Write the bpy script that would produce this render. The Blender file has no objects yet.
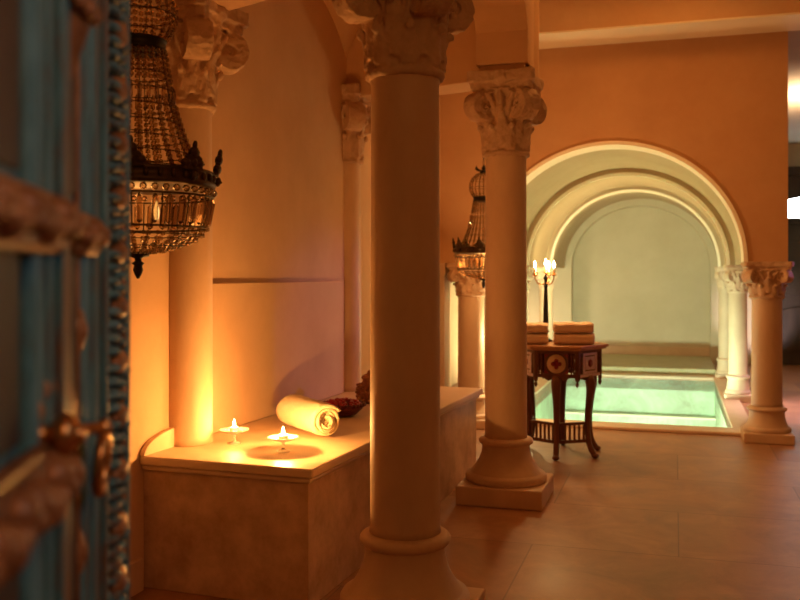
import bpy, math, random
from math import sin, cos, pi, sqrt, radians as R
from mathutils import Vector, Matrix
random.seed(7)
scn = bpy.context.scene
COL = scn.collection

# ------------------------------------------------------------------ materials
def mat(name, base, rough=.6, var=None, scale=6, detail=6, bump=0., bscale=None, metal=0., spec=.4,
        trans=0., emis=None, estr=0., stretch=(1, 1, 1), lo=.35, hi=.7, ior=1.45, sheen=0., alpha=1.):
    m = bpy.data.materials.new(name); m.use_nodes = True
    nt = m.node_tree; N = nt.nodes; L = nt.links; b = N['Principled BSDF']
    b.inputs['Base Color'].default_value = (*base, 1); b.inputs['Roughness'].default_value = rough
    b.inputs['Metallic'].default_value = metal; b.inputs['Specular IOR Level'].default_value = spec
    b.inputs['Transmission Weight'].default_value = trans; b.inputs['IOR'].default_value = ior
    b.inputs['Sheen Weight'].default_value = sheen; b.inputs['Alpha'].default_value = alpha
    if emis: b.inputs['Emission Color'].default_value = (*emis, 1); b.inputs['Emission Strength'].default_value = estr
    if var or bump:
        tc = N.new('ShaderNodeTexCoord'); mp = N.new('ShaderNodeMapping'); mp.inputs['Scale'].default_value = stretch
        L.new(tc.outputs['Object'], mp.inputs['Vector'])
    if var:
        n = N.new('ShaderNodeTexNoise'); n.inputs['Scale'].default_value = scale; n.inputs['Detail'].default_value = detail
        n.inputs['Roughness'].default_value = .65
        L.new(mp.outputs[0], n.inputs['Vector'])
        r = N.new('ShaderNodeValToRGB'); r.color_ramp.elements[0].position = lo; r.color_ramp.elements[1].position = hi
        r.color_ramp.elements[0].color = (*base, 1); r.color_ramp.elements[1].color = (*var, 1)
        L.new(n.outputs['Fac'], r.inputs[0]); L.new(r.outputs[0], b.inputs['Base Color'])
    if bump:
        n2 = N.new('ShaderNodeTexNoise'); n2.inputs['Scale'].default_value = bscale or scale * 4; n2.inputs['Detail'].default_value = 8
        L.new(mp.outputs[0], n2.inputs['Vector'])
        bp = N.new('ShaderNodeBump'); bp.inputs['Strength'].default_value = bump; bp.inputs['Distance'].default_value = .01
        L.new(n2.outputs['Fac'], bp.inputs['Height']); L.new(bp.outputs[0], b.inputs['Normal'])
    return m

def tile_mat(name, c1, c2, mortar, bw, bh, rough=.35):
    m = bpy.data.materials.new(name); m.use_nodes = True
    nt = m.node_tree; N = nt.nodes; L = nt.links; b = N['Principled BSDF']
    tc = N.new('ShaderNodeTexCoord')
    br = N.new('ShaderNodeTexBrick'); br.inputs['Scale'].default_value = 1
    br.inputs['Brick Width'].default_value = bw; br.inputs['Row Height'].default_value = bh
    br.inputs['Mortar Size'].default_value = .004; br.inputs['Mortar Smooth'].default_value = .3; br.inputs['Bias'].default_value = 0
    br.inputs['Color1'].default_value = (*c1, 1); br.inputs['Color2'].default_value = (*c2, 1); br.inputs['Mortar'].default_value = (*mortar, 1)
    L.new(tc.outputs['Object'], br.inputs['Vector'])
    n = N.new('ShaderNodeTexNoise'); n.inputs['Scale'].default_value = 3.2; n.inputs['Detail'].default_value = 9; n.inputs['Roughness'].default_value = .7
    n.inputs['Distortion'].default_value = .6
    L.new(tc.outputs['Object'], n.inputs['Vector'])
    rp = N.new('ShaderNodeValToRGB'); rp.color_ramp.elements[0].position = .3; rp.color_ramp.elements[1].position = .72
    rp.color_ramp.elements[0].color = (.42, .31, .25, 1); rp.color_ramp.elements[1].color = (1.0, 1.0, 1.0, 1)
    L.new(n.outputs['Fac'], rp.inputs[0])
    mx = N.new('ShaderNodeMix'); mx.data_type = 'RGBA'; mx.blend_type = 'MULTIPLY'; mx.inputs[0].default_value = .85
    L.new(br.outputs['Color'], mx.inputs[6]); L.new(rp.outputs[0], mx.inputs[7]); L.new(mx.outputs[2], b.inputs['Base Color'])
    rr = N.new('ShaderNodeMapRange'); rr.inputs[3].default_value = rough - .1; rr.inputs[4].default_value = rough + .22
    L.new(n.outputs['Fac'], rr.inputs[0]); L.new(rr.outputs[0], b.inputs['Roughness'])
    bp = N.new('ShaderNodeBump'); bp.inputs['Strength'].default_value = .35; bp.inputs['Distance'].default_value = .004; bp.invert = True
    L.new(br.outputs['Fac'], bp.inputs['Height']); L.new(bp.outputs[0], b.inputs['Normal'])
    return m

M = {}
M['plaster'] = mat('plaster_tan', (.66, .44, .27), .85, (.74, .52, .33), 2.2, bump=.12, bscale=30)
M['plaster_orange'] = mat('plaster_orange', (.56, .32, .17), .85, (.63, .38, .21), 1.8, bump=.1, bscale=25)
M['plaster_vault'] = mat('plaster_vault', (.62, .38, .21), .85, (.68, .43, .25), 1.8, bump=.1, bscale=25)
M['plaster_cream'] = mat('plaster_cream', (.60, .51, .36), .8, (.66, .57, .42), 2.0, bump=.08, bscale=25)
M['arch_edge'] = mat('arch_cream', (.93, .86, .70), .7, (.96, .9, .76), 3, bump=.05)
M['stone'] = mat('column_stone', (.60, .41, .27), .55, (.72, .52, .36), 3.5, bump=.15, bscale=22, stretch=(1, 1, .5))
M['stone_cap'] = mat('capital_stone', (.52, .34, .22), .7, (.66, .46, .32), 9, bump=.5, bscale=35)
M['stone_pale'] = mat('pale_column_stone', (.68, .52, .38), .5, (.76, .6, .46), 4, bump=.1)
M['bench'] = mat('bench_marble', (.52, .33, .20), .45, (.78, .55, .38), 7, 10, bump=.08, lo=.36, hi=.66)
M['slab'] = mat('slab_marble', (.72, .52, .34), .45, (.82, .64, .45), 4, 8, bump=.03)
M['floor'] = tile_mat('floor_stone', (.42, .20, .10), (.56, .31, .17), (.30, .15, .085), 1.35, .82)
M['coping'] = mat('coping_stone', (.66, .48, .34), .4, (.76, .58, .43), 4, bump=.06)
M['olive'] = mat('olive_stone', (.40, .36, .20), .5, (.5, .46, .28), 6)
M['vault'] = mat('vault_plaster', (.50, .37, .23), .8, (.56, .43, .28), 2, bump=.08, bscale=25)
M['basin'] = tile_mat('pool_mosaic', (.60, .80, .60), (.68, .86, .68), (.52, .70, .52), .12, .12)
M['iron'] = mat('dark_bronze', (.05, .03, .02), .5, (.12, .07, .035), 14, metal=.6)
M['iron_black'] = mat('black_iron', (.02, .014, .012), .45, metal=.3)
M['wood'] = mat('dark_carved_wood', (.10, .035, .014), .4, (.20, .075, .03), 12, stretch=(1, 1, .25), bump=.2)
M['wood_top'] = mat('table_top_wood', (.42, .20, .08), .35, (.55, .28, .12), 9, stretch=(.3, 2, 1), bump=.05)
M['inlay'] = mat('cream_inlay', (.78, .60, .40), .35, (.70, .48, .30), 20)
M['pearl'] = mat('pearl_inlay', (.80, .66, .78), .25, (.66, .5, .66), 26)
M['red'] = mat('dark_red_inlay', (.25, .025, .02), .45)
M['towel'] = mat('towel_cream', (.84, .70, .48), .95, (.90, .79, .58), 30, bump=.9, bscale=160, sheen=.4)
M['towel_peach'] = mat('towel_peach', (.90, .68, .50), .95, (.94, .76, .58), 30, bump=.9, bscale=160, sheen=.4)
M['wax'] = mat('candle_wax', (.92, .85, .70), .5, spec=.4)
M['flame'] = mat('flame', (1, .7, .3), .5, emis=(1, .72, .33), estr=60)
M['bulb'] = mat('bulb_glow', (1, .7, .3), .5, emis=(1, .62, .2), estr=.9)
M['brass'] = mat('aged_brass', (.42, .19, .06), .3, (.62, .32, .11), 20, metal=.9)
M['gilt'] = mat('worn_gilt_wood', (.16, .065, .025), .42, (.42, .19, .075), 11, bump=.7, bscale=24, metal=.25)
M['petals'] = mat('red_beads', (.35, .01, .012), .3, (.5, .03, .03), 50)
M['bowlred'] = mat('dark_red_woven', (.10, .012, .010), .5, (.2, .03, .02), 60, bump=.6, bscale=90)
M['claypot'] = mat('brown_carved_stone', (.30, .12, .05), .7, (.42, .2, .09), 24, bump=.8, bscale=50)
M['door_dark'] = mat('door_wood_and_shade', (.035, .022, .018), .5, (.06, .04, .03), 10, stretch=(1, 1, .2))
M['daylight'] = mat('daylight_pane', (.9, .95, 1), .4, emis=(.85, .95, 1), estr=6)
M['metal_light'] = mat('lamp_housing', (.3, .28, .25), .4, metal=.8)
# worn teal paint
def teal():
    m = mat('worn_teal_paint', (.055, .16, .18), .5)
    nt = m.node_tree; N = nt.nodes; L = nt.links; b = N['Principled BSDF']
    tc = N.new('ShaderNodeTexCoord'); mp = N.new('ShaderNodeMapping'); mp.inputs['Scale'].default_value = (14, 14, 2.2)
    L.new(tc.outputs['Object'], mp.inputs[0])
    n = N.new('ShaderNodeTexNoise'); n.inputs['Scale'].default_value = 1.6; n.inputs['Detail'].default_value = 10; n.inputs['Roughness'].default_value = .75
    L.new(mp.outputs[0], n.inputs['Vector'])
    r = N.new('ShaderNodeValToRGB'); e = r.color_ramp.elements
    e[0].position = .38; e[0].color = (.12, .27, .30, 1); e[1].position = .50; e[1].color = (.06, .17, .19, 1)
    x = e.new(.60); x.color = (.13, .07, .04, 1); x = e.new(.70); x.color = (.22, .10, .045, 1)
    L.new(n.outputs['Fac'], r.inputs[0]); L.new(r.outputs[0], b.inputs['Base Color'])
    bp = N.new('ShaderNodeBump'); bp.inputs['Strength'].default_value = .5; bp.inputs['Distance'].default_value = .004
    L.new(n.outputs['Fac'], bp.inputs['Height']); L.new(bp.outputs[0], b.inputs['Normal'])
    return m
M['teal'] = teal()
# glass for the chandeliers and candle dishes: clear with a fresnel gloss
def clear(name, tint, gl, ior=1.5, rough=.03, base_mix=.12, oneside=False):
    m = bpy.data.materials.new(name); m.use_nodes = True
    nt = m.node_tree; N = nt.nodes; L = nt.links; N.remove(N['Principled BSDF'])
    out = N['Material Output']
    t = N.new('ShaderNodeBsdfTransparent'); t.inputs[0].default_value = (*tint, 1)
    g = N.new('ShaderNodeBsdfGlossy'); g.inputs[0].default_value = (*gl, 1); g.inputs['Roughness'].default_value = rough
    f = N.new('ShaderNodeFresnel'); f.inputs[0].default_value = ior
    a = N.new('ShaderNodeMath'); a.operation = 'ADD'; a.use_clamp = True; a.inputs[1].default_value = base_mix
    L.new(f.outputs[0], a.inputs[0])
    fac = a.outputs[0]
    if oneside:
        ge = N.new('ShaderNodeNewGeometry'); sb = N.new('ShaderNodeMath'); sb.operation = 'SUBTRACT'; sb.inputs[0].default_value = 1
        L.new(ge.outputs['Backfacing'], sb.inputs[1]); ml = N.new('ShaderNodeMath'); ml.operation = 'MULTIPLY'
        L.new(a.outputs[0], ml.inputs[0]); L.new(sb.outputs[0], ml.inputs[1]); fac = ml.outputs[0]
    mx = N.new('ShaderNodeMixShader'); L.new(fac, mx.inputs[0]); L.new(t.outputs[0], mx.inputs[1]); L.new(g.outputs[0], mx.inputs[2])
    L.new(mx.outputs[0], out.inputs[0])
    return m
M['crystal'] = clear('crystal', (.88, .76, .62), (1, .9, .78), 1.6, .08, .14)
M['dish_glass0'] = clear('dish_glass', (.97, .93, .86), (1, 1, 1), 1.45, .03, .05, True)
M['dish_glass'] = mat('dish_glass_cloudy', (1, .95, .86), .25, trans=.75, ior=1.3)
def water():
    m = clear('pool_water', (.88, .98, .92), (1, 1, 1), 1.33, .05, .0, True)
    nt = m.node_tree; N = nt.nodes; L = nt.links
    tc = N.new('ShaderNodeTexCoord'); n = N.new('ShaderNodeTexNoise'); n.inputs['Scale'].default_value = 3; n.inputs['Detail'].default_value = 3
    L.new(tc.outputs['Object'], n.inputs['Vector'])
    bp = N.new('ShaderNodeBump'); bp.inputs['Strength'].default_value = .12; bp.inputs['Distance'].default_value = .02
    L.new(n.outputs['Fac'], bp.inputs['Height'])
    for x in N:
        if x.type in ('BSDF_GLOSSY', 'FRESNEL'): L.new(bp.outputs[0], x.inputs['Normal'])
    return m
M['water'] = water()

# ------------------------------------------------------------------ mesh builder
_t = (1 + sqrt(5)) / 2
_IV = [Vector(v).normalized() for v in [(-1, _t, 0), (1, _t, 0), (-1, -_t, 0), (1, -_t, 0), (0, -1, _t), (0, 1, _t), (0, -1, -_t), (0, 1, -_t), (_t, 0, -1), (_t, 0, 1), (-_t, 0, -1), (-_t, 0, 1)]]
_IF = [(0, 11, 5), (0, 5, 1), (0, 1, 7), (0, 7, 10), (0, 10, 11), (1, 5, 9), (5, 11, 4), (11, 10, 2), (10, 7, 6), (7, 1, 8), (3, 9, 4), (3, 4, 2), (3, 2, 6), (3, 6, 8), (3, 8, 9), (4, 9, 5), (2, 4, 11), (6, 2, 10), (8, 6, 7), (9, 8, 1)]
class MB:
    def __init__(s): s.v = []; s.f = []; s.sm = []
    def add(s, vs, fs, smooth=False, mtx=None):
        o = len(s.v)
        s.v += [tuple(mtx @ Vector(v)) for v in vs] if mtx else [tuple(v) for v in vs]
        s.f += [tuple(i + o for i in f) for f in fs]; s.sm += [smooth] * len(fs)
        return s
    def box(s, x0, x1, y0, y1, z0, z1, mtx=None):
        return s.add([(x0, y0, z0), (x1, y0, z0), (x1, y1, z0), (x0, y1, z0), (x0, y0, z1), (x1, y0, z1), (x1, y1, z1), (x0, y1, z1)],
                     [(0, 3, 2, 1), (4, 5, 6, 7), (0, 1, 5, 4), (1, 2, 6, 5), (2, 3, 7, 6), (3, 0, 4, 7)], False, mtx)
    def lathe(s, prof, n=48, c=(0, 0, 0), mtx=None, smooth=True, cap=True):
        vs = []; fs = []
        for r, z in prof:
            for i in range(n):
                a = 2 * pi * i / n; vs.append((c[0] + r * cos(a), c[1] + r * sin(a), c[2] + z))
        for j in range(len(prof) - 1):
            for i in range(n):
                k = (i + 1) % n; fs.append((j * n + i, j * n + k, (j + 1) * n + k, (j + 1) * n + i))
        if cap:
            fs.append(tuple(range(n - 1, -1, -1))); fs.append(tuple((len(prof) - 1) * n + i for i in range(n)))
        return s.add(vs, fs, smooth, mtx)
    def ell(s, c, r, n=16, m=10, mtx=None):
        prof = [(max(1e-4, sin(pi * j / m)), -cos(pi * j / m)) for j in range(m + 1)]
        vs = []; fs = []
        for pr, pz in prof:
            for i in range(n):
                a = 2 * pi * i / n; vs.append((c[0] + r[0] * pr * cos(a), c[1] + r[1] * pr * sin(a), c[2] + r[2] * pz))
        for j in range(m):
            for i in range(n):
                k = (i + 1) % n; fs.append((j * n + i, j * n + k, (j + 1) * n + k, (j + 1) * n + i))
        return s.add(vs, fs, True, mtx)
    def ico(s, c, r):
        rr = r if isinstance(r, (tuple, list)) else (r, r, r)
        return s.add([(c[0] + v.x * rr[0], c[1] + v.y * rr[1], c[2] + v.z * rr[2]) for v in _IV], _IF, False)
    def tube(s, pts, rad, n=8, closed=False, smooth=True, mtx=None):
        P = [Vector(p) for p in pts]; K = len(P); vs = []; fs = []
        up = Vector((0, 0, 1)); prev = None
        for i, p in enumerate(P):
            a = P[(i - 1) % K] if (closed or i > 0) else p; b = P[(i + 1) % K] if (closed or i < K - 1) else p
            t = (b - a).normalized()
            if prev is None:
                u = up if abs(t.z) < .9 else Vector((1, 0, 0)); x = t.cross(u).normalized()
            else: x = (prev - t * prev.dot(t)).normalized()
            prev = x; y = t.cross(x)
            r = rad[i] if isinstance(rad, (list, tuple)) else rad
            for k in range(n):
                q = 2 * pi * k / n; vs.append(p + x * (r * cos(q)) + y * (r * sin(q)))
        for j in range(K if closed else K - 1):
            for k in range(n):
                l = (k + 1) % n; jj = (j + 1) % K
                fs.append((j * n + k, j * n + l, jj * n + l, jj * n + k))
        if not closed: fs.append(tuple(range(n - 1, -1, -1))); fs.append(tuple((K - 1) * n + k for k in range(n)))
        return s.add(vs, fs, smooth, mtx)
    def ring(s, R_, r, z, n=48, m=8, c=(0, 0)):
        return s.tube([(c[0] + R_ * cos(2 * pi * i / n), c[1] + R_ * sin(2 * pi * i / n), z) for i in range(n)], r, m, True)
    def prism(s, poly, h0, h1, axis='z', mtx=None, smooth=False):
        n = len(poly)
        def P(p, h): return {'z': (p[0], p[1], h), 'y': (p[0], h, p[1]), 'x': (h, p[0], p[1])}[axis]
        vs = [P(p, h0) for p in poly] + [P(p, h1) for p in poly]
        s.add(vs, [tuple(range(n - 1, -1, -1)), tuple(range(n, 2 * n))], False, mtx)
        return s.add(vs, [(i, (i + 1) % n, n + (i + 1) % n, n + i) for i in range(n)], smooth, mtx)
    def build(s, name, m, parent=None, bevel=0, seg=2, solid=0, sub=0):
        me = bpy.data.meshes.new(name); me.from_pydata(s.v, [], s.f); me.update()
        me.polygons.foreach_set('use_smooth', s.sm)
        import bmesh
        b = bmesh.new(); b.from_mesh(me); bmesh.ops.remove_doubles(b, verts=b.verts, dist=1e-6)
        bmesh.ops.recalc_face_normals(b, faces=b.faces); b.to_mesh(me); b.free()
        me.materials.append(m)
        o = bpy.data.objects.new(name, me); COL.objects.link(o); o.parent = parent
        if solid:
            q = o.modifiers.new('s', 'SOLIDIFY'); q.thickness = solid; q.offset = 1
        if sub:
            q = o.modifiers.new('u', 'SUBSURF'); q.levels = sub; q.render_levels = sub
        if bevel:
            q = o.modifiers.new('b', 'BEVEL'); q.width = bevel; q.segments = seg; q.limit_method = 'ANGLE'; q.angle_limit = R(40)
        return o

def tag(o, label=None, cat=None, group=None, kind=None):
    if label: o['label'] = label
    if cat: o['category'] = cat
    if group: o['group'] = group
    if kind: o['kind'] = kind
    return o
def thing(name, label, cat, loc=(0, 0, 0), rz=0, group=None, kind=None):
    o = bpy.data.objects.new(name, None); COL.objects.link(o); o.empty_display_size = .1
    o.location = loc; o.rotation_euler = (0, 0, rz)
    return tag(o, label, cat, group, kind)
def place(o, loc, rz=0):
    o.location = loc; o.rotation_euler = (0, 0, rz); return o
def copy_tree(o, parent=None):
    c = o.copy(); COL.objects.link(c); c.parent = parent
    for ch in list(o.children): copy_tree(ch, c)
    return c
def struct(o, loc=(0, 0, 0), rz=0, label=None, cat=None):
    place(o, loc, rz); return tag(o, label, cat, None, 'structure')

# ------------------------------------------------------------------ frames
PA = R(-17)              # the pool's building grid
PO = (2.89, 7.09, 0)
def PW(x, y, z=0):
    return (PO[0] + x * cos(PA) - y * sin(PA), PO[1] + x * sin(PA) + y * cos(PA), z)
LA = R(-19.5)            # the wall and bench on the left
LO = (-1.078, 3.717, 0)
def LW(x, y, z=0):
    return (LO[0] + x * cos(LA) - y * sin(LA), LO[1] + x * sin(LA) + y * cos(LA), z)

# ------------------------------------------------------------------ room shell
# floor: pool hole x[-2.15,-.22] y[.35,4.2] in the pool frame
hx0, hx1, hy0, hy1 = -2.15, -.22, .35, 4.2
f = MB()
f.box(-7, hx0, -11, 7, -.15, 0); f.box(hx1, 5, -11, 7, -.15, 0)
f.box(hx0, hx1, -11, hy0, -.15, 0); f.box(hx0, hx1, hy1, 7, -.15, 0)
struct(f.build('floor', M['floor']), PO, PA, 'brown stone slab floor around the columns and pool', 'floor')
# basin
b = MB(); d = -.65
b.box(hx0 - .08, hx0, hy0 - .08, hy1 + .08, d, -.02); b.box(hx1, hx1 + .08, hy0 - .08, hy1 + .08, d, -.02)
b.box(hx0, hx1, hy0 - .08, hy0, d, -.02); b.box(hx0, hx1, hy1, hy1 + .08, d, -.02)
b.box(hx0 - .08, hx1 + .08, hy0 - .08, hy1 + .08, d - .08, d)
b.box(hx0, hx1, hy1 - .30, hy1, d, -.45)
pool = thing('plunge_pool', 'green lit plunge pool under the arches, set in the stone floor', 'pool', PO, PA)
b.build('basin', M['basin'], pool)
w = MB(); w.add([(hx0 + .001, hy0 + .001, -.07), (hx1 - .001, hy0 + .001, -.07), (hx1 - .001, hy1 - .001, -.07), (hx0 + .001, hy1 - .001, -.07)], [(0, 1, 2, 3)])
wo = w.build('water', M['water'], pool)
MB().box(hx0, hx1, hy1 - .34, hy1 - .28, -.45, -.43).build('glint_strip', M['arch_edge'], pool, bevel=.004)  # pale strip standing in for the light line reflected on the water
c = MB(); cw = .24
c.box(hx0 - cw, hx1 + cw, hy0 - cw, hy0 + .015, .001, .028); c.box(hx0 - cw, hx1 + cw, hy1 - .015, hy1 + cw, .001, .028)
c.box(hx0 - cw, hx0 + .015, hy0 + .015, hy1 - .015, .001, .028); c.box(hx1 - .015, hx1 + cw - .08, hy0 + .015, hy1 - .015, .001, .028)
c.build('coping', M['coping'], pool, bevel=.008)

def arch_poly(xl, xr, cx, rx, z0, rz, zt, n=48):
    p = [(xl, z0)]
    p += [(cx - rx * cos(pi * i / n), z0 + rz * sin(pi * i / n)) for i in range(n + 1)]
    return p + [(xr, z0), (xr, zt), (xl, zt)]
CX = -1.2
# orange wall over the first arch, thin cream edge round the opening
w = MB(); w.prism(arch_poly(-2.66, .14, CX, 1.05, 1.402, .985, 3.55), -.13, .13, 'y')
struct(w.build('wall_back', M['plaster_orange']), PO, PA, 'orange plaster wall above the pool arch', 'wall')
def ring_arch(y0, y1, ro, ri, zo, zi, z0=1.402, n=48):
    p = [(CX - ro * cos(pi * i / n), z0 + zo * sin(pi * i / n)) for i in range(n + 1)]
    p += [(CX + ri * cos(pi * i / n), z0 + zi * sin(pi * i / n)) for i in range(n + 1)]
    return MB().prism(p, y0, y1, 'y')
struct(ring_arch(-.15, .14, 1.05, 1.02, .985, .955).build('trim_1', M['arch_edge']), PO, PA, 'thin cream edging round the front pool arch', 'arch trim')
# vaulted bays behind
w = MB(); w.prism(arch_poly(-2.66, .14, CX, 1.10, 1.402, 1.03, 2.75), .13, 6.2, 'y')
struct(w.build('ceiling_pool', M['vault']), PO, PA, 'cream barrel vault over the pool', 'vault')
for k, y in enumerate((2.3, 4.25)):
    o = struct(ring_arch(y - .13, y + .13, 1.13, 1.02, 1.06, .955).build('trim_%d' % (k + 2), M['vault']), PO, PA,
           ('cream arch band across the pool vault, second from the front', 'cream arch band across the pool vault, deepest of the bands')[k], 'arch trim')
    ring_arch(y - .155, y - .129, 1.045, 1.012, .98, .947).build('edge_highlight', M['arch_edge'], o)  # pale bead added where the arch edge catches light
# far wall with a shallow niche arch
w = MB(); w.box(-6, 5.5, 6.45, 6.6, 0, 3.5)
struct(w.build('wall_far', M['plaster_cream']), PO, PA, 'pale plaster end wall beyond the pool', 'wall')
w = MB(); w.prism(arch_poly(-2.66, .14, CX, 1.0, 1.402, .93, 2.75), 6.2, 6.449, 'y'); w.box(-2.66, CX - 1.0, 6.2, 6.449, 0, 1.402); w.box(CX + 1.0, .14, 6.2, 6.449, 0, 1.402)
struct(w.build('wall_niche', M['plaster_cream']), PO, PA, 'pale arched niche face at the end of the pool', 'wall')
struct(MB().box(CX - 1.0, CX + 1.0, 4.46, 6.409, .001, .10).build('trim_10', M['olive'], bevel=.006), PO, PA, 'low olive stone ledge between the pool and the end wall', 'ledge')
w = MB(); w.box(CX - 1.0, CX + 1.0, 6.41, 6.449, 0.001, .225)
struct(w.build('baseboard_far', M['coping'], bevel=.006), PO, PA, 'stone skirting at the foot of the end wall', 'skirting')
# aisle walls
w = MB(); w.box(-3.35, -3.2, -.1, 6.45, 0, 3.5)
struct(w.build('wall_aisle', M['plaster_cream']), PO, PA, 'brightly lit wall of the narrow aisle left of the pool', 'wall')
w = MB(); w.box(4.2, 4.35, -11, 6.45, 0, 3.55)
struct(w.build('wall_right', M['plaster']), PO, PA, 'plaster wall on the right side', 'wall')
# ceiling and beam
w = MB(); w.box(-7, 5.5, -11, -.13, 3.5, 3.6)
struct(w.build('ceiling', M['plaster']), PO, PA, 'plain plaster ceiling', 'ceiling')
w = MB(); w.box(.14, 5.5, -.13, 6.6, 3.19, 3.3)
struct(w.build('ceiling_side', M['plaster_cream']), PO, PA, 'bright ceiling of the side room on the right', 'ceiling')
w = MB(); w.box(-2.66, 4.2, -.6, -.13, 3.191, 3.499)
struct(w.build('trim_4', M['plaster']), PO, PA, 'wide ceiling beam in front of the pool wall', 'beam')
w = MB(); w.box(-3.6, -2.66, -.13, .13, 1.402, 3.55)
struct(MB().box(-2.66, 4.2, -.6, -.13, 3.176, 3.19).build('trim_9', M['arch_edge']), PO, PA, 'underside of the ceiling beam, coloured pale as if lit, in front of the pool wall', 'beam underside')  # light on the beam's underside put into a pale colour
# pilaster left of the pool
p = MB(); p.box(-2.66, -2.585, -.13, .13, 0, 1.402); p.box(-2.67, -2.575, -.14, .14, 1.30, 1.402)
struct(p.build('trim_5', M['stone'], bevel=.004), PO, PA, 'slim square pilaster beside the column left of the pool', 'pilaster')

# left wall in its own frame: stops short so that a gap shows the lit aisle
w = MB(); w.prism([(-7, 0), (4.13, 0), (4.13, 1.402), (4.38, 1.402), (4.38, 3.6), (-7, 3.6)], -.25, 0, 'x')
struct(w.build('wall_left', M['plaster']), LO, LA, 'tan plaster wall behind the stone bench', 'wall')
w = MB(); w.box(0, .022, .5, 2.1, .555, 1.262)
struct(w.build('trim_6', M['plaster'], bevel=.004), LO, LA, 'shallow raised wall panel above the bench between the two half columns', 'wall panel')
w = MB(); w.box(0, .025, -7, -.001, 0, .135)
struct(w.build('baseboard_left', M['stone'], bevel=.004), LO, LA, 'stone skirting at the foot of the left wall', 'skirting')

# ---- vaulted bay over the bench
MAIN = Vector((.0185, 3.25)); C2 = Vector((.618, 5.25)); C3 = Vector(LW(.015, .33)[:2]); C4 = Vector(LW(-.04, 2.26)[:2])
n = 32; vs = []; fs = []
for j in range(n + 1):
    b_ = -1 + 2 * j / n
    for i in range(n + 1):
        a_ = -1 + 2 * i / n
        s_, t_ = (a_ + 1) / 2, (b_ + 1) / 2
        p = (C3 * (1 - s_) + MAIN * s_) * (1 - t_) + (C4 * (1 - s_) + C2 * s_) * t_
        z = 2.47 + max(.6 * sqrt(max(0, 1 - a_ * a_)), .6 * sqrt(max(0, 1 - b_ * b_)))
        vs.append((p.x, p.y, z))
for j in range(n):
    for i in range(n):
        q = j * (n + 1) + i; fs.append((q, q + 1, q + n + 2, q + n + 1))
v = MB(); v.add(vs, fs, True); v.add([(x, y, z + .06) for x, y, z in vs], fs, True)
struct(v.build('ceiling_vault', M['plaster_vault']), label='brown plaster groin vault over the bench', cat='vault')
def wall_between(name, A, B, z0, z1, y0, y1, m, label, x0=0., x1=0.):
    d = B - A; L = d.length; a = math.atan2(d.y, d.x)
    w = MB(); w.box(x0, L + x1, y0, y1, z0, z1)
    return struct(w.build(name, m, bevel=.006), (A.x, A.y, 0), a, label, 'wall')
wall_between('wall_lintel', C4, C2, 2.44, 3.5, -.05, .2, M['plaster_vault'], 'flat plaster lintel wall between the half column and the free column', 0, .12)
wall_between('wall_entrance', C3, MAIN, 2.48, 3.5, -.1, .12, M['plaster_vault'], 'plaster lintel wall between the near column and the left wall', 0, 0)
d = C2 - MAIN; Lm = d.length; a = math.atan2(d.y, d.x)
w = MB(); w.prism([(-.15, 2.5), (.1, 2.5)] + [(Lm / 2 - (Lm / 2 - .1) * cos(pi * i / 40), 2.5 + .57 * sin(pi * i / 40)) for i in range(1, 40)] + [(Lm - .1, 2.5), (Lm + .15, 2.5), (Lm + .15, 3.5), (-.15, 3.5)], -.15, .15, 'y')
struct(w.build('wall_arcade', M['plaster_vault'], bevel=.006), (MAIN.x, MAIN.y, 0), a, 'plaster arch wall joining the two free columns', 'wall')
for k, c_ in enumerate((MAIN, C2)):
    w = MB(); w.box(-.15, .15, -.15, .3 if k else .15, 2.50, 3.5); w.box(-.13, .13, -.13, .13, 2.462, 2.5)
    struct(w.build('trim_%d' % (7 + k), M['plaster_vault'], bevel=.005), (c_.x, c_.y, 0), PA, ('square plaster pier above the near column', 'square plaster pier above the second free column')[k], 'pier')

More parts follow.
